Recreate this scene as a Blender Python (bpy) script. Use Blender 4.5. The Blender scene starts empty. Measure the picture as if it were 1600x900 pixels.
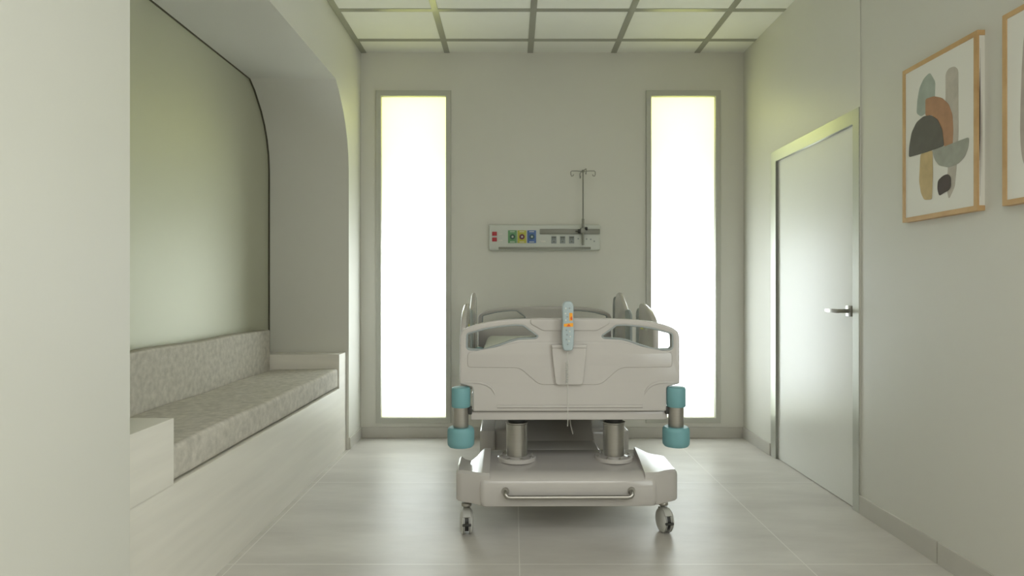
import bpy, bmesh, math, random
from mathutils import Vector, Matrix
random.seed(4)
PI = math.pi
SC = bpy.context.scene
COL = SC.collection

# ------------------------------------------------------------------ camera
H = 1.2                       # eye height; focal length 1000 px of 1600
cam_d = bpy.data.cameras.new('camera'); cam = bpy.data.objects.new('camera', cam_d); COL.objects.link(cam)
cam.location = (0, 0, H); cam.rotation_euler = (PI/2, 0, 0)
cam_d.sensor_width = 36; cam_d.lens = 22.5; cam_d.shift_x = -0.00125; cam_d.clip_start = 0.05
SC.camera = cam

# ------------------------------------------------------------------ world, colour, exposure
w = bpy.data.worlds.new('world'); SC.world = w; w.use_nodes = True
w.node_tree.nodes['Background'].inputs[0].default_value = (0.75, 0.85, 1, 1)
w.node_tree.nodes['Background'].inputs[1].default_value = 0.6
SC.view_settings.view_transform = 'Standard'; SC.view_settings.look = 'None'
SC.view_settings.exposure = 0.2; SC.view_settings.gamma = 1; SC.view_settings.use_curve_mapping = False
SC.cycles.max_bounces = 10; SC.cycles.diffuse_bounces = 6; SC.cycles.glossy_bounces = 4
SC.cycles.caustics_reflective = False; SC.cycles.caustics_refractive = False
SC.cycles.sample_clamp_indirect = 6

# ------------------------------------------------------------------ room numbers (metres)
XL, XR, YB, YR, ZC = -1.222, 1.845, 5.13, -2.6, 3.087
NB = -1.812                   # niche back plane
WIN = [(-1.057, -0.539), (1.103, 1.616)]; WZ0, WZ1 = 0.164, 2.734

def area(name, loc, rot, sx, sy, power, col):
    d = bpy.data.lights.new(name, 'AREA'); d.shape = 'RECTANGLE'; d.size = sx; d.size_y = sy
    d.energy = power; d.color = col
    o = bpy.data.objects.new(name, d); COL.objects.link(o); o.location = loc; o.rotation_euler = rot
    return o
LAMP_TOP, LAMP_BOT, PANE_E = 3.0, 15.0, 0.36
FILL_CEIL, FILL_SIDE = 29, 24
for (a, b) in WIN:            # daylight falling on the frosted panes from outside
    cx = (a+b)/2
    area('daylight_upper', (cx, YB+0.30, 2.72), (math.radians(-90), 0, 0), 0.6, 0.5, LAMP_TOP, (1.0, 1.0, 0.03))
    area('daylight_lower', (cx, YB+0.26, 0.98), (math.radians(-92), 0, 0), 0.55, 1.3, LAMP_BOT, (0.84, 0.90, 1.0))
# unseen ceiling strips behind the viewer and an added side light, both for fill
for yy in (-0.35, -1.45): area('ceiling_fill_lamp', (0.3, yy, ZC-0.03), (0, 0, 0), 2.6, 0.22, FILL_CEIL, (1.0, 0.98, 0.94))
area('side_fill_light', (XR-0.03, 0.55, 1.5), (0, math.radians(90), 0), 1.9, 1.5, FILL_SIDE, (0.86, 0.93, 1.0))

# ------------------------------------------------------------------ materials
def mat(name, col, rough=0.5, metal=0.0, spec=0.5, coat=0.0, noise=0.0, nscale=8, stretch=(1,1,1), bump=0.0, bscale=60, col2=None, bdist=0.002):
    m = bpy.data.materials.new(name); m.use_nodes = True; nt = m.node_tree; N = nt.nodes; L = nt.links
    b = N['Principled BSDF']; b.inputs['Roughness'].default_value = rough; b.inputs['Metallic'].default_value = metal
    b.inputs['Specular IOR Level'].default_value = spec; b.inputs['Coat Weight'].default_value = coat; b.inputs['Coat Roughness'].default_value = 0.45
    b.inputs['Base Color'].default_value = (*col, 1)
    tc = N.new('ShaderNodeTexCoord'); mp = N.new('ShaderNodeMapping'); mp.inputs['Scale'].default_value = stretch
    L.new(tc.outputs['Object'], mp.inputs[0])
    n = N.new('ShaderNodeTexNoise'); n.inputs['Scale'].default_value = nscale; n.inputs['Detail'].default_value = 5
    L.new(mp.outputs[0], n.inputs['Vector'])
    c2 = col2 or tuple(c*(1-noise) for c in col)
    r = N.new('ShaderNodeMix'); r.data_type = 'RGBA'
    rm = N.new('ShaderNodeMapRange'); rm.inputs[1].default_value = 0.3; rm.inputs[2].default_value = 0.7
    L.new(n.outputs['Fac'], rm.inputs[0]); L.new(rm.outputs[0], r.inputs['Factor'])
    r.inputs[6].default_value = (*col, 1); r.inputs[7].default_value = (*c2, 1)
    L.new(r.outputs[2], b.inputs['Base Color'])
    if bump:
        n2 = N.new('ShaderNodeTexNoise'); n2.inputs['Scale'].default_value = bscale; n2.inputs['Detail'].default_value = 4
        L.new(mp.outputs[0], n2.inputs['Vector'])
        bp = N.new('ShaderNodeBump'); bp.inputs['Strength'].default_value = bump; bp.inputs['Distance'].default_value = bdist
        L.new(n2.outputs['Fac'], bp.inputs['Height']); L.new(bp.outputs[0], b.inputs['Normal'])
    return m
WALLC = (0.66, 0.65, 0.595)
M = {
 'wall': mat('wall_paint', WALLC, 0.42, spec=0.55, noise=0.02, nscale=2),
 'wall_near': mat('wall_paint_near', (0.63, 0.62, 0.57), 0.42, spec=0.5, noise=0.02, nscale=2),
 'niche': mat('niche_lacquer', (0.50, 0.50, 0.39), 0.50, metal=0.42, spec=1.0),
 'tyre': mat('grey_tyre', (0.16, 0.16, 0.15), 0.5),
 'castor': mat('castor_plastic', (0.50, 0.50, 0.47), 0.3),
 'ceil': mat('ceiling_panel_white', (0.80, 0.80, 0.75), 0.7, spec=0.2, noise=0.02, nscale=6),
 'grid': mat('ceiling_grid_metal', (0.36, 0.36, 0.31), 0.28, metal=0.35, spec=0.6, noise=0.03),
 'dark': mat('dark_gap', (0.10, 0.09, 0.06), 0.8),
 'winframe': mat('window_frame_grey', (0.50, 0.50, 0.45), 0.45, spec=0.4, noise=0.03),
 'skirt': mat('skirting_tile', (0.54, 0.52, 0.475), 0.4, noise=0.10, nscale=3),
 'steel': mat('brushed_steel', (0.40, 0.385, 0.355), 0.28, metal=0.9, noise=0.05, stretch=(1,1,12)),
 'doorframe': mat('satin_aluminium', (0.52, 0.53, 0.48), 0.28, metal=0.6, noise=0.0),
 'door': mat('door_laminate', (0.74, 0.74, 0.70), 0.3, spec=0.5, noise=0.01),
 'bench': mat('pale_wood_laminate', (0.78, 0.75, 0.68), 0.42, spec=0.4, noise=0.09, nscale=2.2, stretch=(1,0.6,9)),
 'fabric': mat('heather_fabric', (0.62, 0.585, 0.52), 0.95, spec=0.1, col2=(0.46,0.435,0.385), nscale=30, bump=0.6, bscale=220),
 'white': mat('white_bed_plastic', (0.48, 0.455, 0.435), 0.15, spec=0.5, noise=0.01),
 'bluegrey': mat('blue_grey_trim', (0.28, 0.31, 0.31), 0.4),
 'remote': mat('blue_remote_plastic', (0.37, 0.44, 0.46), 0.4),
 'teal': mat('teal_rubber', (0.155, 0.34, 0.37), 0.5, noise=0.04),
 'black': mat('black_rubber', (0.03, 0.03, 0.028), 0.5),
 'mattress': mat('mattress_cover', (0.66, 0.68, 0.63), 0.6, noise=0.04),
 'panel': mat('medical_panel_white', (0.60, 0.62, 0.58), 0.4),
 'rail': mat('grey_rail', (0.24, 0.24, 0.21), 0.4, metal=0.3),
 'dot': mat('dark_print', (0.16, 0.17, 0.15), 0.6),
 'red': mat('red_button', (0.42, 0.025, 0.035), 0.4),
 'green': mat('green_plate', (0.14, 0.33, 0.15), 0.45),
 'yellow': mat('yellow_plate', (0.52, 0.50, 0.07), 0.45),
 'blue': mat('blue_plate', (0.08, 0.16, 0.42), 0.45),
 'dgreen': mat('deep_green', (0.02, 0.09, 0.05), 0.4),
 'maroon': mat('maroon', (0.14, 0.02, 0.04), 0.4),
 'navy': mat('navy', (0.02, 0.08, 0.12), 0.4),
 'orange': mat('orange_print', (0.85, 0.36, 0.02), 0.5),
 'ored': mat('red_orange_print', (0.65, 0.10, 0.02), 0.5),
 'wood': mat('oak_frame', (0.60, 0.40, 0.20), 0.5, col2=(0.46,0.28,0.12), nscale=9, stretch=(1,1,1)),
 'paper': mat('print_paper', (0.74, 0.73, 0.68), 0.6),
}
def artmat(n, c): 
    M[n] = mat('ink_'+n, c, 0.6, noise=0.18, nscale=22)
for n, c in dict(sage=(0.38,0.43,0.38), taupe=(0.50,0.46,0.40), terra=(0.44,0.24,0.135), charcoal=(0.115,0.108,0.095),
                 stone=(0.36,0.37,0.32), ochre=(0.56,0.42,0.21), plum=(0.075,0.055,0.055), mauve=(0.46,0.40,0.36)).items(): artmat(n, c)

# frosted window pane: lets the daylight behind it through, diffused, plus an added glow of its own
m = bpy.data.materials.new('frosted_glass'); m.use_nodes = True; nt = m.node_tree; N = nt.nodes; L = nt.links
N.remove(N['Principled BSDF']); out = N['Material Output']
tr = N.new('ShaderNodeBsdfTranslucent'); tr.inputs[0].default_value = (0.95, 0.96, 0.95, 1)
em = N.new('ShaderNodeEmission'); em.inputs[0].default_value = (0.95, 1.0, 0.46, 1); em.inputs[1].default_value = PANE_E
ad = N.new('ShaderNodeAddShader'); L.new(tr.outputs[0], ad.inputs[0]); L.new(em.outputs[0], ad.inputs[1]); L.new(ad.outputs[0], out.inputs[0])
M['pane'] = m

# large-format floor tiles with thin pale joints
m = bpy.data.materials.new('floor_tile'); m.use_nodes = True; nt = m.node_tree; N = nt.nodes; L = nt.links
b = N['Principled BSDF']; tc = N.new('ShaderNodeTexCoord'); sep = N.new('ShaderNodeSeparateXYZ'); L.new(tc.outputs['Object'], sep.inputs[0])
def joint(outp, off, per, wid):
    a1 = N.new('ShaderNodeMath'); a1.operation = 'SUBTRACT'; L.new(outp, a1.inputs[0]); a1.inputs[1].default_value = off
    a2 = N.new('ShaderNodeMath'); a2.operation = 'PINGPONG'; L.new(a1.outputs[0], a2.inputs[0]); a2.inputs[1].default_value = per/2
    a3 = N.new('ShaderNodeMath'); a3.operation = 'LESS_THAN'; L.new(a2.outputs[0], a3.inputs[0]); a3.inputs[1].default_value = wid
    return a3.outputs[0]
j = N.new('ShaderNodeMath'); j.operation = 'MAXIMUM'
L.new(joint(sep.outputs[0], 0.027, 1.24, 0.0022), j.inputs[0]); L.new(joint(sep.outputs[1], 2.78, 1.175, 0.0028), j.inputs[1])
n1 = N.new('ShaderNodeTexNoise'); n1.inputs['Scale'].default_value = 1.7; n1.inputs['Detail'].default_value = 7; n1.inputs['Roughness'].default_value = 0.6
mpf = N.new('ShaderNodeMapping'); mpf.inputs['Rotation'].default_value = (0, 0, 0.5); mpf.inputs['Scale'].default_value = (0.7, 2.2, 1); L.new(tc.outputs['Object'], mpf.inputs[0]); L.new(mpf.outputs[0], n1.inputs['Vector'])
cr = N.new('ShaderNodeValToRGB'); cr.color_ramp.elements[0].position = 0.3; cr.color_ramp.elements[1].position = 0.72
cr.color_ramp.elements[0].color = (0.45, 0.425, 0.39, 1); cr.color_ramp.elements[1].color = (0.61, 0.585, 0.54, 1)
L.new(n1.outputs['Fac'], cr.inputs[0])
mx = N.new('ShaderNodeMix'); mx.data_type = 'RGBA'; L.new(j.outputs[0], mx.inputs['Factor']); L.new(cr.outputs[0], mx.inputs[6]); mx.inputs[7].default_value = (0.67,0.65,0.60,1)
L.new(mx.outputs[2], b.inputs['Base Color']); b.inputs['Specular IOR Level'].default_value = 0.4
rr = N.new('ShaderNodeMapRange'); rr.inputs[3].default_value = 0.36; rr.inputs[4].default_value = 0.46; L.new(n1.outputs['Fac'], rr.inputs[0]); L.new(rr.outputs[0], b.inputs['Roughness'])
M['floor'] = m

# ------------------------------------------------------------------ mesh helpers
class MB:
    def __init__(s): s.bm = bmesh.new()
    def _xf(s, vs, T):
        if T is not None: bmesh.ops.transform(s.bm, matrix=T, verts=vs)
    def box(s, x0, x1, y0, y1, z0, z1, bev=0.0, seg=3, T=None):
        t = bmesh.new(); bmesh.ops.create_cube(t, size=1)
        for v in t.verts: v.co = Vector(((x0+x1)/2+v.co.x*(x1-x0), (y0+y1)/2+v.co.y*(y1-y0), (z0+z1)/2+v.co.z*(z1-z0)))
        if bev: bmesh.ops.bevel(t, geom=t.edges[:], offset=bev, segments=seg, profile=0.5, affect='EDGES', clamp_overlap=True)
        s.merge(t, T); return s
    def merge(s, t, T=None):
        if T is not None: bmesh.ops.transform(t, matrix=T, verts=t.verts[:])
        me = bpy.data.meshes.new('t'); t.to_mesh(me); t.free(); s.bm.from_mesh(me); bpy.data.meshes.remove(me)
    def lathe(s, prof, c=(0,0,0), axis='z', seg=40, T=None):
        """prof: list of (radius, height)"""
        t = bmesh.new(); rings = []
        for r, h in prof:
            rings.append([t.verts.new((r*math.cos(2*PI*k/seg), r*math.sin(2*PI*k/seg), h)) for k in range(seg)])
        for a, b2 in zip(rings, rings[1:]):
            for k in range(seg): t.faces.new((a[k], a[(k+1)%seg], b2[(k+1)%seg], b2[k]))
        t.faces.new(list(reversed(rings[0]))); t.faces.new(rings[-1])
        R = {'z': Matrix(), 'x': Matrix.Rotation(PI/2, 4, 'Y'), 'y': Matrix.Rotation(-PI/2, 4, 'X')}[axis]
        s.merge(t, (T or Matrix()) @ Matrix.Translation(c) @ R); return s
    def tube(s, pts, r, seg=12, closed=False, T=None):
        t = bmesh.new(); pts = [Vector(p) for p in pts]; n = len(pts); rings = []; up = None
        for i, p in enumerate(pts):
            if closed: d = (pts[(i+1)%n]-pts[i-1]).normalized()
            else: d = (pts[min(i+1,n-1)]-pts[max(i-1,0)]).normalized()
            if up is None: up = d.orthogonal().normalized()
            up = (up - d*up.dot(d)).normalized(); sd = d.cross(up)
            rr_ = r[i] if isinstance(r, (list,tuple)) else r
            rings.append([t.verts.new(p + up*rr_*math.cos(2*PI*k/seg) + sd*rr_*math.sin(2*PI*k/seg)) for k in range(seg)])
        m_ = n if closed else n-1
        for i in range(m_):
            a, b2 = rings[i], rings[(i+1)%n]
            if closed and i == n-1:
                sh = min(range(seg), key=lambda q: (a[0].co-b2[q].co).length); b2 = b2[sh:]+b2[:sh]
            for k in range(seg): t.faces.new((a[k], a[(k+1)%seg], b2[(k+1)%seg], b2[k]))
        if not closed: t.faces.new(list(reversed(rings[0]))); t.faces.new(rings[-1])
        s.merge(t, T); return s
    def plate(s, outer, holes=(), t=0.02, bev=0.0, seg=3, T=None):
        """2-D outline with holes in (a, b), centred thickness t along c"""
        cu = bpy.data.curves.new('c', 'CURVE'); cu.dimensions = '2D'; cu.fill_mode = 'BOTH'
        for loop in [outer]+list(holes):
            sp = cu.splines.new('POLY'); sp.points.add(len(loop)-1)
            for p, q in zip(sp.points, loop): p.co = (q[0], q[1], 0, 1)
            sp.use_cyclic_u = True
        cu.extrude = max(t/2-bev, 0.0002); cu.bevel_depth = bev; cu.bevel_resolution = seg; cu.offset = -bev
        o = bpy.data.objects.new('c', cu); COL.objects.link(o)
        dg = bpy.context.evaluated_depsgraph_get(); me = bpy.data.meshes.new_from_object(o.evaluated_get(dg))
        t_ = bmesh.new(); t_.from_mesh(me); bmesh.ops.remove_doubles(t_, verts=t_.verts[:], dist=1e-5)
        bpy.data.objects.remove(o); bpy.data.curves.remove(cu); bpy.data.meshes.remove(me)
        s.merge(t_, T); return s
    def build(s, name, material, parent=None, T=None, smooth=True, ang=38, **tags):
        bmesh.ops.recalc_face_normals(s.bm, faces=s.bm.faces[:])
        me = bpy.data.meshes.new(name); s.bm.to_mesh(me); s.bm.free()
        if T is not None: me.transform(T)
        mats = material if isinstance(material, list) else [material]
        me.materials.append(M[mats[0]])
        if smooth:
            me.polygons.foreach_set('use_smooth', [True]*len(me.polygons)); me.set_sharp_from_angle(angle=math.radians(ang))
        o = bpy.data.objects.new(name, me); COL.objects.link(o); o.parent = parent
        for k, v in tags.items(): o[k] = v
        return o
def struct(o): o['kind'] = 'structure'; return o
def empty(name, loc, label, cat, rz=0, group=None):
    o = bpy.data.objects.new(name, None); COL.objects.link(o); o.location = loc; o.rotation_euler = (0, 0, rz)
    o['label'] = label; o['category'] = cat
    if group: o['group'] = group
    return o
YZ = Matrix(((0,0,1,0),(1,0,0,0),(0,1,0,0),(0,0,0,1)))     # (a,b,c) -> (x=c, y=a, z=b)
XZ = Matrix(((1,0,0,0),(0,0,1,0),(0,1,0,0),(0,0,0,1)))     # (a,b,c) -> (x=a, y=c, z=b)
TR = Matrix.Translation
def rounded(pts, r, n=5):
    """round the corners of a polygon"""
    out = []; k = len(pts)
    for i in range(k):
        p0, p, p1 = Vector(pts[i-1]), Vector(pts[i]), Vector(pts[(i+1)%k])
        a, b_ = (p0-p), (p1-p); rr_ = min(r, a.length*0.48, b_.length*0.48)
        A = p+a.normalized()*rr_; B = p+b_.normalized()*rr_
        for q in range(n+1):
            f = q/n; out.append(tuple(A*(1-f)**2 + p*2*f*(1-f) + B*f*f))
    return out

# ------------------------------------------------------------------ room shell
struct(MB().box(NB-0.3, XR+0.2, YR-0.2, YB+0.2, -0.1, 0).build('floor', 'floor', smooth=False))
struct(MB().box(NB-0.3, XR+0.2, YR-0.2, YB+0.2, ZC, ZC+0.1).build('ceiling', 'ceil', smooth=False))
# back wall with two window openings
rect = lambda a, b, c, d: [(a, c), (b, c), (b, d), (a, d)]
bw = MB().plate(rect(NB-0.3, XR+0.2, 0, ZC), [rect(a, b, WZ0, WZ1) for a, b in WIN], 0.2, T=TR((0, YB+0.1, 0)) @ XZ)
struct(bw.build('wall_back', 'wall', smooth=False))
for i, (a, b) in enumerate(WIN):
    f = MB().plate(rect(a-0.041, b+0.041, WZ0-0.043, WZ1+0.045), [rect(a, b, WZ0, WZ1)], 0.030, 0.003, 2, T=TR((0, YB-0.006, 0)) @ XZ)
    f = struct(f.build('window_%d' % (i+1), 'winframe'))
    MB().box(a-0.0, b+0.0, YB+0.012, YB+0.018, WZ0, WZ1).build('pane', 'pane', f, smooth=False)
# left wall: an arched niche cut out of it
arch = [(2.04, 0), (2.04, 2.16), (2.095, 2.33), (2.20, 2.474), (2.32, 2.59), (2.40, 2.64), (4.40, 2.64), (4.485, 2.585), (4.60, 2.474),
        (4.665, 2.385), (4.712, 2.29), (4.742, 2.19), (4.755, 2.07), (4.755, 0)]
wl = MB().plate([(YR, 0)] + arch + [(YB, 0), (YB, ZC), (YR, ZC)], (), XL-(NB+0.004), T=TR(((XL+NB+0.004)/2, 0, 0)) @ YZ)
struct(wl.build('wall_left', 'wall', smooth=True, ang=25))
struct(MB().box(NB-0.13, NB-0.007, YR, YB, 0, ZC).build('wall_niche', 'niche', smooth=False))
struct(MB().plate([(1.9,0.3),(1.9,2.75),(4.9,2.75),(4.9,0.3)], [[(y if y>3 else y, z if z>0 else .31) for y, z in
      [(2.046,.31)]+[(y+(0.003 if y<3 else -0.003), z-(0.003 if z>2.0 else 0)) for y, z in arch[1:-1]]+[(4.749,.31)]]], 0.006, T=TR((NB-0.0045,0,0)) @ YZ).build('trim_1', 'dark'))  # dark sheet standing in for the shade in the niche panel gap
# right wall: the part around the door stands a touch proud of the long wall nearer the viewer
DY0, DY1, DZ = 3.41, 4.578, 2.165
wr = MB().plate([(3.405, 0), (DY0+0.03, 0), (DY0+0.03, DZ-0.03), (DY1-0.03, DZ-0.03), (DY1-0.03, 0), (YB, 0), (YB, ZC), (3.405, ZC)], (), 0.2, T=TR((XR+0.1, 0, 0)) @ YZ)
struct(wr.build('wall_right', 'wall', smooth=False))
SW0, SW1 = -0.4, 1.5
wn = MB().plate(rect(YR, 3.405, 0, ZC), [rect(SW0, SW1, 0.75, 2.25)], 0.2, T=TR((XR+0.104, 0, 0)) @ YZ)
struct(wn.build('wall_right_near', 'wall_near', smooth=False))
struct(MB().box(NB-0.3, XR+0.2, YR-0.2, YR, 0, ZC).build('wall_rear', 'wall', smooth=False))
f = struct(MB().plate(rect(SW0-.05, SW1+.05, 0.70, 2.30), [rect(SW0, SW1, 0.75, 2.25)], 0.03, 0.003, 2, T=TR((XR+0.004, 0, 0)) @ YZ).build('window_3', 'winframe'))  # unseen window, added to carry the side fill light
MB().box(XR+0.03, XR+0.036, SW0, SW1, 0.75, 2.25).build('pane', 'pane', f, smooth=False)
# door
d = MB()
d.plate([(DY0, 0), (DY0, DZ), (DY1, DZ), (DY1, 0), (DY1-0.085, 0), (DY1-0.085, DZ-0.075), (DY0+0.062, DZ-0.075), (DY0+0.062, 0)], (), 0.075, 0, 1, T=TR((XR+0.0335, 0, 0)) @ YZ)
door = struct(MB().box(XR+0.014, XR+0.055, DY0+0.062, DY1-0.085, 0.004, DZ-0.077).build('door_1', 'door', smooth=False))
fr = d.build('door_frame', 'doorframe', door, smooth=False)
hy, hz = 3.535, 1.073
hd = MB().box(XR+0.004, XR+0.014, hy-0.029, hy+0.029, hz-0.030, hz+0.030, 0.002, 2)
hd.lathe([(0.011, 0), (0.011, 0.064)], (XR-0.056, hy, hz), 'x', 20)
hd.box(XR-0.066, XR-0.046, hy-0.012, hy+0.125, hz-0.011, hz+0.011, 0.003, 2)
hd.build('door_handle', 'steel', door, label='square steel lever handle')
# skirting
struct(MB().box(XL, XR, YB-0.011, YB, 0, 0.088, 0.0015, 1).build('baseboard_back', 'skirt', smooth=False))
b_ = MB().box(XL, XL+0.011, 4.757, YB-0.011, 0, 0.088, 0.0015, 1); struct(b_.build('baseboard_left', 'skirt', smooth=False))
b_ = MB().box(XR-0.012, XR, DY1+0.002, YB-0.011, 0, 0.088, 0.0015, 1); struct(b_.build('baseboard_right', 'skirt', smooth=False))
b_ = MB()
for y0, y1 in ((2.785, DY0-0.002), (1.62, 2.778), (0.45, 1.615), (YR, 0.445)): b_.box(XR-0.004, XR+0.01, y0, y1, 0, 0.097, 0.001, 1)
struct(b_.build('baseboard_right_near', 'skirt', smooth=False))
struct(MB().box(XL, XL+0.011, YR, 2.03, 0, 0.088).build('baseboard_left_near', 'skirt', smooth=False))
# ceiling grid
gi = 1
for k in range(-1, 5):
    gi += 1; X = -1.199 + 0.668*k
    if X < XL: continue
    struct(MB().box(X-0.022, min(X+0.022, XR), YR, YB, ZC-0.004, ZC+0.001).build('trim_%d' % gi, 'grid', smooth=False))
y = 4.868
while y > YR:
    gi += 1; struct(MB().box(XL, XR, y-0.022, y+0.022, ZC-0.0032, ZC+0.001).build('trim_%d' % gi, 'grid', smooth=False)); y -= 0.524

# ------------------------------------------------------------------ built-in bench and its two cushions
BX, AZ, RZ = -1.243, 0.724, 0.482
bench = empty('built_in_bench', ((NB+BX)/2, 3.4, 0), 'pale wood-look bench built into the arched niche, with low box arms', 'bench')
IB = TR((-(NB+BX)/2, -3.4, 0))
bb = MB().box(NB-0.004, BX, 2.045, 4.751, 0, RZ); bb.build('base', 'bench', bench, T=IB)
for y0, y1 in ((2.045, 2.343), (4.572, 4.751)):
    MB().box(NB-0.004, BX, y0, y1, RZ-0.001, AZ).build('armrest', 'bench', bench, T=IB)
def soft_box(name, x0, x1, y0, y1, z0, z1, label, shear=0.0, r=0.03, crown=0.006):
    t = bmesh.new(); bmesh.ops.create_cube(t, size=1)
    for v in t.verts: v.co = Vector(((x0+x1)/2+v.co.x*(x1-x0), (y0+y1)/2+v.co.y*(y1-y0), (z0+z1)/2+v.co.z*(z1-z0)))
    bmesh.ops.bevel(t, geom=t.edges[:], offset=r, segments=4, profile=0.6, affect='EDGES')
    bmesh.ops.subdivide_edges(t, edges=[e for e in t.edges if e.calc_length() > 0.2], cuts=14, use_grid_fill=True)
    rnd = random.Random(7)
    for v in t.verts:
        fz = (v.co.z-z0)/(z1-z0)
        v.co.x -= shear*fz
        v.co.z += crown*math.sin(v.co.y*7.3+v.co.x*5)*fz
        v.co.x += 0.5*crown*math.sin(v.co.y*5.1+2)
    o = MB(); o.merge(t); o = o.build(name, 'fabric', ang=60)
    o['label'] = label; o['category'] = 'cushion'
    # piping along the front edge
    return o
soft_box('seat_cushion', NB+0.085, BX-0.006, 2.352, 4.560, RZ+0.008, 0.622, 'long grey-beige fabric seat cushion lying flat on the niche bench', crown=0.003, r=0.022)
soft_box('back_cushion', NB+0.004, NB+0.080, 2.352, 4.560, RZ+0.004, 0.905, 'long grey-beige fabric back cushion standing against the niche wall', shear=-0.0, r=0.014, crown=0.003)

# ------------------------------------------------------------------ bed-head supply unit on the back wall
def P(px, py, Y): return ((px-802)*Y/1000, H+(450-py)*Y/1000)
YU = 5.07
x0, z1 = P(764, 350.5, YU); x1, z0 = P(938, 391, YU)
unit = empty('medical_supply_panel', ((x0+x1)/2, YB, z0), 'white bedhead supply panel with coloured gas outlets mounted on back wall', 'medical panel')
IU = TR((-(x0+x1)/2, -YB, -z0))
MB().box(x0, x1, YU, YB-0.001, z0, z1, 0.012, 4).build('housing', 'panel', unit, T=IU)
def pbox(px0, px1, py0, py1, t, bev=0.002, sink=0.002, Y=YU):
    a, zb = P(px0, py0, Y); b2, za = P(px1, py1, Y)
    return MB().box(a, b2, Y-t, Y+sink, za, zb, bev, 2)
pbox(843.5, 937, 358, 366, 0.012).build('equipment_rail', 'rail', unit, T=IU)
pbox(779, 923, 386, 389.8, 0.003, 0.001).build('lower_strip', 'rail', unit, T=IU)
for py in (362.2, 371.2): pbox(769, 776.5, py, py+6.2, 0.009).build('call_button', 'red', unit, T=IU, label='small square red button')
for py in (365.3, 375): pbox(779.8, 785.5, py, py+1.4, 0.002, 0.0005).build('label_strip', 'paper', unit, T=IU)
for px, mt, ri, word in ((793.8, 'green', 'dgreen', 'green'), (808.6, 'yellow', 'maroon', 'yellow'), (824, 'blue', 'navy', 'blue')):
    g = pbox(px, px+13.6, 360, 379.8, 0.006, 0.001).build('gas_outlet', mt, unit, T=IU, label=word+' square gas outlet')
    cxx, czz = P(px+7, 370.2, YU)
    MB().lathe([(0.021, 0), (0.021, 0.007), (0.017, 0.013), (0.012, 0.013)], (cxx, YU-0.019, czz), 'y', 28).build('socket_ring', ri, g, T=IU)
    MB().lathe([(0.004, 0), (0.008, 0.003), (0.008, 0.012)], (cxx, YU-0.023, czz), 'y', 16).build('socket_core', 'panel', g, T=IU)
    for py in (361.6, 377.6):
        a, zb = P(px+3, py, YU); b2, za = P(px+10.5, py+1.0, YU); MB().box(a, b2, YU-0.0068, YU-0.0055, za, zb).build('print_line', 'paper', g, T=IU)
a, zb = P(844.5, 376.5, YU); 
pbox(844.5, 852.5, 376.2, 378.8, 0.002, 0.0008).build('label_strip', 'paper', unit, T=IU)
for px in (861.3, 875.0, 889.0):
    g = pbox(px, px+8.2, 369, 380.5, 0.003, 0.001).build('power_outlet', 'bluegrey', unit, T=IU)
    for (u0, u1, v0, v1) in ((0.8, 7.4, 370, 372.3), (1.6, 3.4, 373.2, 374.4), (4.8, 6.6, 373.2, 374.4), (3.0, 5.2, 376.8, 378.4)):
        a, zb = P(px+u0, v0, YU); b2, za = P(px+u1, v1, YU); MB().box(a, b2, YU-0.0038, YU-0.002, za, zb).build('socket_hole', 'dot', g, T=IU)
for px, py in ((903.5, 373), (916.5, 373.5), (923, 374), (928.5, 377)):
    a, zz = P(px, py, YU)
    MB().lathe([(0.006, 0), (0.006, 0.004)], (a, YU-0.003, zz), 'y', 16).build('round_port', 'bluegrey', unit, T=IU)

# ------------------------------------------------------------------ IV pole clamped to the rail
YP = 5.02
px_, zb_ = P(911, 383, YP); _, zt_ = P(911, 267, YP); _, zm_ = P(911, 342, YP)
iv = empty('drip_pole', (px_, YP, zb_), 'slim steel drip pole with hooks, clamped to the supply panel rail', 'drip pole')
II = TR((-px_, -YP, -zb_))
MB().lathe([(0.009, 0), (0.010, 0.003), (0.010, zm_-zb_-0.003), (0.009, zm_-zb_)], (px_, YP, zb_), 'z', 20).build('lower_pole', 'rail', iv, T=II)
MB().lathe([(0.0052, 0), (0.0052, zt_-zm_)], (px_, YP, zm_-0.001), 'z', 16).build('upper_pole', 'rail', iv, T=II)
hb = MB().lathe([(0.008, 0), (0.011, 0.003), (0.011, 0.016), (0.008, 0.019)], (px_, YP, zt_-0.012), 'z', 20); hb.build('hub', 'rail', iv, T=II)
for ang in (0, PI/2+0.15, PI, -PI/2+0.15):
    pts = []
    for r, dz in ((0.008, -0.004), (0.05, 0.000), (0.088, 0.000), (0.096, -0.008), (0.096, -0.028), (0.090, -0.042), (0.080, -0.040), (0.074, -0.028)):
        pts.append((px_+r*math.cos(ang), YP+r*math.sin(ang), zt_+dz))
    MB().tube(pts, 0.0032, 8).build('hook', 'rail', iv, T=II)
cl = MB()
_, zc = P(0, 361, YU)
cl.box(px_-0.020, px_+0.020, YP-0.014, YU-0.0125, zc-0.020, zc+0.020, 0.004, 2)
cl.build('clamp', 'rail', iv, T=II)
k = MB().lathe([(0.004, 0), (0.004, 0.02), (0.016, 0.022), (0.018, 0.032), (0.014, 0.040)], (px_-0.020-0.040, YP, zc-0.006), 'x', 20)
k.build('clamp_knob', 'black', iv, T=II); k = MB()
k.lathe([(0.012, 0), (0.014, 0.008), (0.012, 0.022)], (px_+0.012, YP-0.004, zc+0.014), 'x', 16)
k.build('clamp_knob', 'black', iv, T=II)

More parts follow.
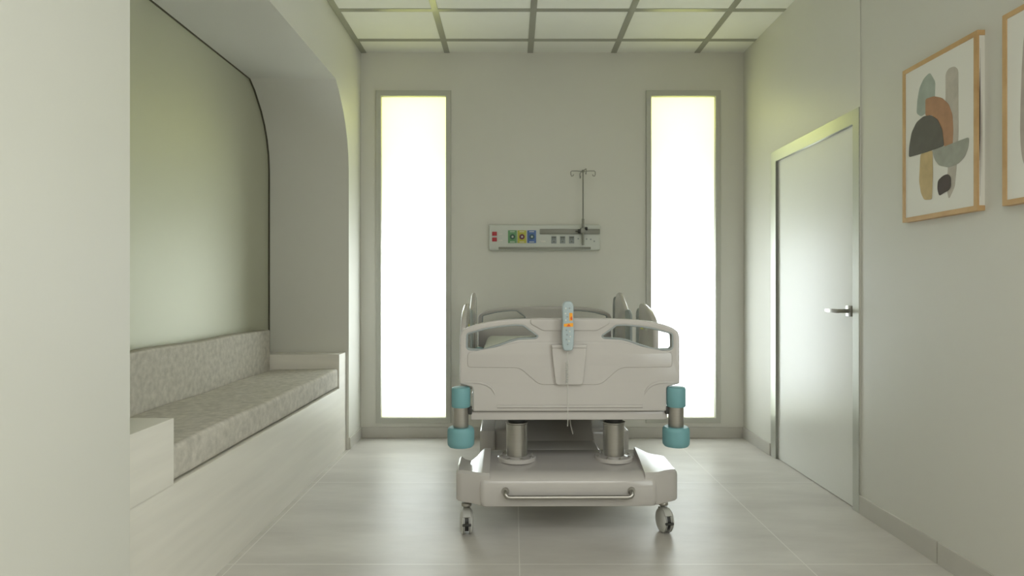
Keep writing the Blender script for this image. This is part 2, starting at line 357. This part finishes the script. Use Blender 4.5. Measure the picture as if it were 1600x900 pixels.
# ------------------------------------------------------------------ hospital bed.  local frame: x across, y from footboard towards the wall
BO = Vector((0.26, 2.94, 0))
bed = empty('hospital_bed', BO, 'white electric hospital bed with teal corner bumpers on castors', 'bed', rz=math.radians(0.6))
def Q(px, py, Y): return ((px-802)*Y/1000-BO.x, H+(450-py)*Y/1000)
YF = 2.94
half = [(940,497),(977,498.5),(1000,500),(1022,503),(1040,507.5),(1052,512),(1060,517.5),(1063,525),(1063.5,600),(1043,605),(1042.5,643)]
hp = [Q(px, py, YF) for px, py in half]
hp = [(x-0.0015, z) for x, z in hp]
outer = hp + [(-x, z) for x, z in reversed(hp)]
opn = [Q(px, py, YF) for px, py in ((941,525),(964,508.5),(977.5,508),(1000,510),(1020,513),(1049,520.5),(1052,523),(1052.5,543),(1049,546.5),(1026,547),(1002,539.5),(985,533.5),(972,530),(944,528.5))]
opn = rounded([(x-0.002, z) for x, z in opn], 0.006, 3)
opl = [(-x, z) for x, z in reversed(opn)]
def board_panel():
    mb = MB().plate(rounded(outer, 0.008, 3), [opn, opl], 0.044, 0.009, 4, T=TR((0, 0.022, 0)) @ XZ)
    # shallow raised fields of the moulding
    def fld(pts, t, bev, both=True, y=0.0):
        q = [Q(px, py, YF) for px, py in pts]
        mb.plate(q, (), t, bev, 3, T=TR((0, y, 0)) @ XZ)
        if both: mb.plate([(-x, z) for x, z in reversed(q)], (), t, bev, 3, T=TR((0, y, 0)) @ XZ)
    # middle field stepping down towards the centre
    c = 890.6
    pts = [(c-160,574),(c-85,574.5),(c-76,577),(c-52,598),(c-44,601)]
    pts = pts + [(2*c-x, y) for x, y in reversed(pts)] + [(c+160,551),(c+110,541),(c+80,534),(c-80,534),(c-110,541),(c-160,551)]
    fld(rounded(pts, 5, 3), 0.009, 0.0042, False)
    # top roll between the two hand openings
    fld(rounded([(c-62,498.5),(c+62,498.5),(c+62,506),(c+42,517),(c-42,517),(c-62,506)], 3, 3), 0.012, 0.0055, False)
    # bottom lip and corner lips
    a = [Q(px, 635, YF) for px in (777, 1004)]
    mb.tube([(a[0][0], -0.001, a[0][1]), (a[1][0], -0.001, a[1][1])], 0.007, 12)
    for s in (1, -1):
        arc = []
        for px, py in ((1054,597.5),(1040,597.5),(1030,598),(1020,601),(1013,606),(1009,612),(1007,618)):
            x, z = Q(px, py, YF); arc.append((s*x, 0.0015, z))
        mb.tube(arc, [0.003, 0.006, 0.007, 0.007, 0.006, 0.005, 0.002], 10)
    return mb
def board(name, y, label=None):
    T = TR((0, y, 0)) if y == 0 else TR((0, y, 0)) @ Matrix.Rotation(PI, 4, 'Z')
    o = board_panel().build(name, 'white', bed, T=T, ang=30)
    for q in (opn, opl):
        loop = [(x, 0.004, z) for x, z in q]
        MB().tube(loop, 0.0045, 8, closed=True).build('opening_trim', 'bluegrey', o, T=T, label='blue-grey rim around the hand opening')
        loop = [(x, 0.040, z) for x, z in q]
        MB().tube(loop, 0.0045, 8, closed=True).build('opening_trim', 'bluegrey', o, T=T, label='blue-grey rim around the hand opening')
    return o
fb = board('footboard', 0)
hbd = board('headboard', 1.955)
# chart pocket on the footboard
pk = MB(); c = 888.5
q = [Q(px, py, YF) for px, py in ((c-27,539),(c+27,539),(c+26.5,556),(c+22,598),(c+18,600.5),(c-18,600.5),(c-21,598),(c-26,556))]
pk.plate(q, (), 0.024, 0.005, 3, T=TR((0, -0.010, 0)) @ XZ)
q = [Q(px, py, YF) for px, py in ((c-27.5,538),(c+27.5,538),(c+27,543),(c-27,543))]
pk.plate(q, (), 0.034, 0.004, 3, T=TR((0, -0.012, 0)) @ XZ)
pk.build('chart_pocket', 'white', fb, ang=30)

# lower end beam
xa, za = Q(735.5, 657, YF+0.01); xb, zb = Q(1044, 643.3, YF+0.01)
MB().box(xa, xb, 0.022, 0.080, za, zb-0.001, 0.004, 3).build('end_beam', 'white', bed)
# corner bumper posts, foot and head
def bumper(x, y, name='bumper_post'):
    zs = lambda py: H+(450-py)*0.00294
    p = MB().lathe([(0.034, zs(668)), (0.035, zs(666)), (0.035, zs(634))], (x, y, 0), 'z', 36).build(name, 'steel', bed)
    MB().lathe([(0.036, zs(636.5)), (0.041, zs(636)), (0.0435, zs(634.5)), (0.0435, zs(609)), (0.041, zs(606)), (0.034, zs(604.8)), (0.012, zs(604.8))], (x, y, 0), 'z', 36).build('roller_cap', 'teal', p, label='teal roller cap')
    MB().lathe([(0.030, zs(698)), (0.054, zs(697.6)), (0.0605, zs(694.5)), (0.062, zs(690)), (0.062, zs(674)), (0.060, zs(670)), (0.053, zs(667.6)), (0.030, zs(667.6))], (x, y, 0), 'z', 40).build('bumper_ring', 'teal', p, label='teal bumper ring')
    return p
for x in (-0.501, 0.492):
    bumper(x, 0.012)
    bumper(x, 1.955-0.012)
    br = MB().box(min(x*0.90, x*0.93), max(x*0.90, x*0.965), 0.006, 0.040, 0.618, 0.652, 0.003, 2); br.build('bumper_bracket', 'black', bed)
# sleeping surface: frame, deck sections, mattress
fr = MB()
for x in (-0.44, 0.40): fr.box(x, x+0.04, 0.075, 1.88, 0.62, 0.68, 0.006, 2)
for y in (0.35, 0.95, 1.55): fr.box(-0.41, 0.41, y, y+0.05, 0.63, 0.67, 0.004, 2)
fr.build('deck_frame', 'white', bed)
for y0, y1 in ((0.085, 0.60), (0.61, 0.93), (0.94, 1.22), (1.23, 1.885)):
    MB().box(-0.455, 0.455, y0, y1, 0.683, 0.707, 0.008, 3).build('deck_section', 'white', bed)
mt = MB().box(-0.44, 0.44, 0.07, 1.87, 0.709, 0.845, 0.045, 5)
mt.build('mattress', 'mattress', bed)
# motor box under the deck
mo = MB().box(-0.21, 0.13, 0.50, 0.80, 0.535, 0.615, 0.006, 3); mo.build('motor_box', 'black', bed)
# side rails: a foot section and a head section on each side, their ends edged in blue-grey
def rail(prof, liners, brackets, knob=None):
    for s in (1, -1):
        x = s*0.528
        o = MB().plate(rounded(prof, 0.03, 5), (), 0.030, 0.010, 3, T=TR((x, 0, 0)) @ YZ).build('side_rail', 'white', bed, ang=30)
        for ln in liners:
            MB().plate(rounded(ln, 0.02, 4), (), 0.018, 0.006, 3, T=TR((x-s*0.004, 0, 0)) @ YZ).build('end_trim', 'bluegrey', o, label='blue-grey end trim of the side rail', ang=30)
        for yy in brackets:
            MB().box(min(x-s*0.10, x-s*0.012), max(x-s*0.10, x-s*0.012), yy-0.02, yy+0.02, 0.635, 0.68, 0.005, 2).build('rail_bracket', 'steel', o)
        if knob:
            MB().lathe([(0.012, -0.020), (0.016, -0.017), (0.016, 0.017), (0.012, 0.020)], (x, knob[0], knob[1]), 'x', 20).build('release_button', 'castor', o)
            MB().box(min(x-s*0.0165, x-s*0.013), max(x-s*0.0165, x-s*0.013), knob[0]+0.10, knob[0]+0.17, 0.955, 0.985, 0.001, 1).build('sticker', 'yellow', o, label='small yellow sticker')
rail([(0.56,0.60),(0.56,0.99),(0.60,1.03),(0.70,1.075),(0.84,1.103),(0.93,1.108),(0.955,1.08),(0.955,0.60)],
     [[(0.94,0.62),(0.94,1.06),(0.99,1.082),(1.05,1.05),(1.05,0.62)]], (0.66, 0.88), (0.72, 0.965))
rail([(1.40,0.60),(1.40,1.045),(1.47,1.085),(1.64,1.163),(1.72,1.168),(1.80,1.12),(1.815,1.08),(1.815,0.60)],
     [[(1.24,0.62),(1.24,1.03),(1.30,1.058),(1.41,1.05),(1.41,0.62)], [(1.80,0.62),(1.80,1.10),(1.84,1.14),(1.90,1.12),(1.92,1.05),(1.92,0.62)]], (1.48, 1.72))
# lifting columns
for x in (-0.239, 0.246):
    y = 0.265; zt = 0.355
    c_ = MB().lathe([(0.0525, zt), (0.0525, 0.523), (0.056, 0.527), (0.056, 0.532), (0.046, 0.532)], (x, y, 0), 'z', 44).build('lift_column', 'steel', bed)
    MB().lathe([(0.044, 0.50), (0.044, 0.66)], (x, y, 0), 'z', 32).build('inner_column', 'black', c_, label='dark inner shaft')
    MB().lathe([(0.096, zt-0.012), (0.096, zt+0.003), (0.092, zt+0.007), (0.060, zt+0.009), (0.056, zt+0.011)], (x, y, 0), 'z', 44).build('flange', 'white', c_)
    for k in range(8):
        an = k*PI/4+0.25; bo = MB().lathe([(0.0065, zt+0.004), (0.0065, zt+0.013), (0.004, zt+0.015)], (x+0.080*math.cos(an), y+0.080*math.sin(an), 0), 'z', 10)
        bo.build('flange_bolt', 'steel', c_)
# chassis cover, front section: rounded front edge
zt, zb0 = 0.352, 0.172
bs = bmesh.new()
prof = [(0.060, zb0+0.005), (0.050, zb0+0.03), (0.050, 0.265)] + [(0.050+0.075*(1-math.cos(a)), 0.265+0.066*math.sin(a)) for a in [PI/2*k/8 for k in range(1, 9)]] + [(0.20, 0.340), (0.28, 0.352), (0.415, 0.352), (0.43, 0.345), (0.44, 0.32), (0.44, zb0+0.005), (0.42, zb0), (0.08, zb0)]
rows = []
for x, sh in [(-0.412, 0.012), (-0.405, 0.004), (-0.39, 0), (-0.2, 0), (0, 0), (0.2, 0), (0.39, 0), (0.405, 0.004), (0.412, 0.012)]:
    cy, cz = 0.24, 0.25
    rows.append([bs.verts.new((x, cy+(a-cy)*(1-sh*4), cz+(b2-cz)*(1-sh*6))) for a, b2 in prof])
for ra, rb in zip(rows, rows[1:]):
    for k in range(len(prof)): bs.faces.new((ra[k], ra[(k+1)%len(prof)], rb[(k+1)%len(prof)], rb[k]))
bs.faces.new(rows[0]); bs.faces.new(list(reversed(rows[-1])))
body = MB(); body.merge(bs); chassis = body.build('chassis_cover', 'white', bed, ang=45)
# swept wheel covers at the foot corners
def wheel_cover(s, topb, name='wheel_cover'):
    """topb: (x, front height, rear height) across the cover, from inner to outer"""
    t = bmesh.new(); fr_, ba = [], []
    bot = []
    y0_, y1_ = 0.085, 0.33
    n = len(topb)
    cols = []
    for x, zf, zr, zbm, yf in topb:
        cols.append([t.verts.new((s*x, yf+0.006, zbm)), t.verts.new((s*x, yf, zbm+0.012)), t.verts.new((s*x, yf, zf-0.012)), t.verts.new((s*x, yf+0.010, zf)),
                     t.verts.new((s*x, (yf+y1_)/2, zf*0.45+zr*0.55)), t.verts.new((s*x, y1_-0.012, zr)), t.verts.new((s*x, y1_, zr-0.012)), t.verts.new((s*x, y1_, zbm))])
    for a, b2 in zip(cols, cols[1:]):
        for k in range(8): t.faces.new((a[k], a[(k+1)%8], b2[(k+1)%8], b2[k]))
    t.faces.new(cols[0]); t.faces.new(list(reversed(cols[-1])))
    o = MB(); o.merge(t); return o.build(name, 'white', chassis, ang=35)
wheel_cover(-1, [(0.37,.330,.385,.178,.062),(0.40,.331,.386,.178,.064),(0.418,.330,.372,.178,.068),(0.440,.331,.345,.181,.078),(0.47,.333,.322,.184,.088),(0.50,.336,.330,.187,.094),(0.520,.333,.345,.190,.100),(0.530,.322,.335,.195,.112)])
wheel_cover(1, [(0.36,.330,.392,.178,.062),(0.395,.331,.376,.178,.064),(0.425,.331,.360,.178,.070),(0.46,.334,.352,.182,.086),(0.49,.337,.348,.185,.092),(0.512,.335,.342,.188,.100),(0.524,.320,.328,.192,.112)])
# spine and rear section
sp = MB().box(-0.20, 0.20, 0.42, 0.98, 0.20, 0.352, 0.012, 4)
sp.build('spine_cover', 'white', chassis)
rp = MB()
t = bmesh.new()
vs = [t.verts.new(v) for v in [(-0.20,0.60,0.345),(0.20,0.60,0.345),(0.20,0.78,0.45),(-0.20,0.78,0.45),(-0.20,0.60,0.30),(0.20,0.60,0.30),(0.20,0.92,0.30),(-0.20,0.92,0.30),(-0.20,0.92,0.45),(0.20,0.92,0.45)]]
for f_ in ((0,1,2,3),(3,2,9,8),(0,4,5,1),(1,5,6,9,2),(0,3,8,7,4),(8,9,6,7),(4,7,6,5)): t.faces.new([vs[k] for k in f_])
bmesh.ops.bevel(t, geom=t.edges[:], offset=0.008, segments=3, affect='EDGES')
rp.merge(t); rp.build('ramp_cover', 'white', chassis)
rc = MB().box(-0.38, 0.38, 0.98, 1.80, 0.14, 0.335, 0.03, 4); rc.build('rear_cover', 'white', chassis)
for s in (-1, 1):
    w0, w1 = (s*0.44-0.012, s*0.36) if s < 0 else (s*0.36, s*0.44+0.012)
    wc = MB().box(w0, w1, 0.935, 1.86, 0.155, 0.337, 0.012, 3); wc.build('rear_wheel_cover', 'white', chassis)
# push bar on the front of the chassis
x0_, z_ = Q(790, 776, 2.975); x1_, _ = Q(988, 776, 2.975)
pb = []
for k in range(9):
    a = PI/2*k/8; pb.append((x0_+0.02-0.02*math.cos(a)-0.004, 0.030-0.0+0.022*(1-1)-0.0, z_))
path = [(x0_, 0.056, z_+0.022), (x0_, 0.034, z_+0.021), (x0_+0.001, 0.024, z_+0.012), (x0_+0.008, 0.022, z_+0.003), (x0_+0.020, 0.022, z_), (x0_+0.1, 0.022, z_)]
path = path + [(x1_+x0_-x, y, z) for x, y, z in reversed(path)]
h_ = MB().tube(path, 0.0105, 14)
h_.build('push_bar', 'steel', bed)
for xx in (x0_, x1_): MB().lathe([(0.017, 0), (0.018, 0.004), (0.014, 0.008)], (xx, 0.044, z_+0.022), 'y', 20).build('bar_mount', 'steel', bed)
# castors
def castor(x, y, yaw):
    T = TR((x, y, 0)) @ Matrix.Rotation(yaw, 4, 'Z')
    r = 0.060
    neck = MB().lathe([(0.013, 0.105), (0.013, 0.185), (0.022, 0.186), (0.022, 0.20)], (0, 0.02, 0), 'z', 20)
    neck.lathe([(0.024, 0.128), (0.025, 0.132), (0.025, 0.140), (0.022, 0.144)], (0, 0.02, 0), 'z', 24)
    c_ = neck.build('castor', 'steel', bed, T=T)
    for s in (-1, 1):
        prof = [(0.02, 0.033), (0.040, 0.031), (0.052, 0.027), (0.0590, 0.019), (0.0592, 0.0100), (0.05, 0.0098)]
        pr = [(a, s*b2) for a, b2 in prof]
        MB().lathe(pr, (0, 0, r), 'x', 40).build('wheel', 'castor', c_, T=T, label='grey twin wheel half')
        MB().lathe([(0.05, s*0.0125), (r, s*0.0130), (r, s*0.0165), (0.05, s*0.017)], (0, 0, r), 'x', 40).build('tyre', 'tyre', c_, T=T, label='dark grey tyre')
    MB().lathe([(0.048, -0.0095), (0.048, 0.0095)], (0, 0, r), 'x', 32).build('hub', 'black', c_, T=T)
    MB().box(-0.021, 0.021, -0.066, -0.046, r-0.006, r+0.006, 0.003, 2).build('brake_pedal', 'black', c_, T=T, label='dark pedal')
    # hood between the wheels
    hd_ = MB(); pts = []
    for k in range(13):
        a = math.radians(35+90*k/12); pts.append((0.068*math.cos(a), r+0.064*math.sin(a)))
    inn = [(0.050*math.cos(math.radians(35+90*k/12)), r+0.048*math.sin(math.radians(35+90*k/12))) for k in reversed(range(13))]
    hd_.plate(pts+inn, (), 0.040, 0.004, 2, T=Matrix.Rotation(0, 4, 'Z') @ YZ)
    hd_.build('hood', 'castor', c_, T=T @ Matrix.Diagonal((1, -1, 1, 1)))
    return c_
castor(-0.487, 0.200, math.radians(5))
castor(0.487, 0.205, math.radians(9))
castor(-0.405, 1.66, math.radians(-10)); castor(0.405, 1.66, math.radians(8))

# ------------------------------------------------------------------ hand control hanging on the footboard
rcx, _ = Q(887, 500, YF-0.04); rcx += BO.x
YH = YF-0.045
_, rz1 = P(887, 470.5, YH); _, rz0 = P(887, 550, YH)
rem = empty('bed_remote', (rcx, YH, rz0), 'slim blue-grey hand control with orange symbols hooked over the footboard', 'remote control', rz=math.radians(0.6))
hl = rz1-rz0; wv = 0.0285
out_ = [(-wv*0.72, 0.006), (-wv*0.9, 0.03), (-wv, hl*0.35), (-wv*0.86, hl*0.62), (-wv*0.92, hl*0.9), (-wv*0.6, hl)]
out_ = [(-a, b2) for a, b2 in out_] ; out_ = out_ + [(-a, b2) for a, b2 in reversed(out_)]
MB().plate(rounded(out_, 0.015, 5), (), 0.026, 0.008, 4, T=XZ).build('body', 'remote', rem, ang=40)
def deco(pts, name, mt, t=0.002):
    q = []
    for px, py in pts: X, Z = P(px, py, YH-0.013); q.append((X-rcx, Z-rz0))
    MB().plate(q, (), t, T=TR((0, -0.0135, 0)) @ XZ).build(name, mt, rem)
deco([(889.5,489),(894.5,489),(894.5,501),(889.5,501)], 'symbol_patch', 'orange')
deco([(881,506),(895.5,504.5),(895.5,510.5),(881,510.5)], 'symbol_patch', 'orange')
deco([(891,497),(893,493.5),(894.5,499),(892,500.5)], 'arrow_mark', 'ored', 0.003)
deco([(885,510),(888.5,506),(892,510)], 'arrow_mark', 'ored', 0.003)
kb = 0
for px, py in ((884,482),(890,481.5),(883.5,490),(886.5,495),(884,500.5),(885,516),(890,518),(886,523),(891,526),(885,530.5),(889,533),(887,538)):
    X, Z = P(px, py, YH-0.013)
    MB().lathe([(0.0034, 0), (0.0038, 0.0006), (0.0038, 0.004)], (X-rcx, -0.0155, Z-rz0), 'y', 12).build('key', 'bluegrey' if kb % 2 else 'panel', rem); kb += 1
hk = MB(); hk.tube([(0, 0.010, hl-0.05), (0, 0.03, hl-0.03), (0, 0.05, hl-0.028), (0, 0.105, hl-0.04), (0, 0.108, hl-0.09)], 0.006, 10); hk.build('hook', 'remote', rem)
co = []
zc0 = -0.012; zc1 = -0.165
for k in range(190):
    f = k/189; a = f*2*PI*13; co.append((-0.004+0.005*math.cos(a), 0.005*math.sin(a)-0.002, -0.045-f*0.10))
MB().tube([(0, 0, 0.012), (-0.002, 0, -0.02), (-0.004+0.005, -0.002, -0.045)] + co + [(0, 0.0, -0.16), (0.001, 0.002, -0.30), (0.001, 0.02, -0.34)], 0.0017, 6).build('coiled_cord', 'castor', rem)

# loose cable under the bed
cb = MB().tube([(0.285, 3.27, 0.62), (0.289, 3.27, 0.54), (0.293, 3.272, 0.50), (0.305, 3.28, 0.452)], 0.003, 8).build('motor_cable', 'white')
cb.parent = bed; cb.matrix_parent_inverse = (TR(BO) @ Matrix.Rotation(math.radians(0.6), 4, 'Z')).inverted()

# ------------------------------------------------------------------ framed prints on the right wall
WN = XR+0.004; XF = 1.8175
def print_frame(name, ya, yb, label, shapes):
    """ya..yb along the wall, z 1.504..2.214"""
    za_, zb_ = 1.504, 2.212
    o = empty(name, (WN, (ya+yb)/2, za_), label, 'framed print', group=None); I = TR((-WN, -(ya+yb)/2, -za_))
    g = 0.0205
    f_ = MB()
    f_.box(XF, WN, ya, yb, zb_-g, zb_, 0.001, 1); f_.box(XF, WN, ya, yb, za_, za_+g, 0.001, 1)
    f_.box(XF+0.0003, XF+0.008, ya+0.0003, ya+g, za_+g-0.001, zb_-g+0.001); f_.box(XF+0.0003, XF+0.008, yb-g, yb-0.0003, za_+g-0.001, zb_-g+0.001)
    f_.build('frame', 'wood', o, T=I)
    c_ = MB().box(XF+0.0035, WN, ya+0.002, yb-0.002, za_+g, zb_-g).build('canvas', 'paper', o, T=I, smooth=False)
    for k, (mt, pts) in enumerate(shapes):
        q = []
        for cx_, cy_ in pts:
            px = 1380+cx_/2.368; py = cy_/2.368; Y = XF*1000/(px-802); q.append((Y, H+(450-py)*Y/1000))
        q = rounded(q, 0.012, 3)
        MB().plate(q, (), 0.0006, T=TR((XF+0.0033-k*0.00035, 0, 0)) @ YZ).build('painted_shape', mt, c_, T=I, smooth=False)
    return o, c_, I
S = [('taupe', [(228,272),(240,252),(262,245),(275,258),(276,480),(272,580),(262,690),(240,738),(232,700),(240,560),(228,420)]),
     ('sage', [(121,420),(124,370),(132,325),(148,290),(170,268),(190,302),(189,345),(186,400),(160,415),(138,432)]),
     ('terra', [(154,430),(154,366),(185,356),(215,362),(240,385),(254,425),(257,480),(254,545),(225,545),(200,480),(180,425)]),
     ('ochre', [(136,570),(180,555),(182,640),(178,738),(150,740),(138,715),(131,670)]),
     ('stone', [(180,556),(230,540),(280,520),(316,507),(313,545),(300,580),(275,606),(240,620),(205,612),(188,590)]),
     ('charcoal', [(93,582),(95,540),(104,490),(122,452),(148,430),(175,426),(200,442),(217,480),(224,540),(160,563)]),
     ('plum', [(206,726),(199,700),(201,668),(220,650),(238,643),(249,655),(250,690),(240,706),(225,712)])]
_, cv, I = print_frame('framed_print', 2.507, 2.99, 'oak-framed abstract print of overlapping muted shapes, nearest the door', S)
# the printed canvas wraps round its near edge
for mt, y0_, y1_, z0_, z1_ in (('charcoal', XF+.008, XF+.012, 1.70, 2.06), ('plum', XF+.011, XF+.0145, 1.56, 2.14), ('taupe', XF+.016, XF+.021, 1.63, 1.98), ('terra', XF+.006, XF+.009, 1.78, 2.02)):
    pts = [(y0_, (z0_+z1_)/2), ((y0_+y1_)/2, z0_), (y1_, (z0_+z1_)/2), ((y0_+y1_)/2+0.0005, z1_)]
    MB().plate(pts, (), 0.0006, T=TR((0, 2.5087, 0)) @ XZ).build('edge_streak', mt, cv, T=I, smooth=False)
S2 = [('mauve', [(521,105),(515,160),(509,260),(505,380),(503,480),(506,550),(512,590),(521,615),(560,660),(600,560),(610,300),(560,100)]),
      ('sage', [(640,500),(700,420),(760,440),(780,600),(700,680),(640,620)])]
_, cv2, I2 = print_frame('framed_print', 1.897, 2.38, 'oak-framed print with a tall mauve shape, cut off by the right picture edge', S2)
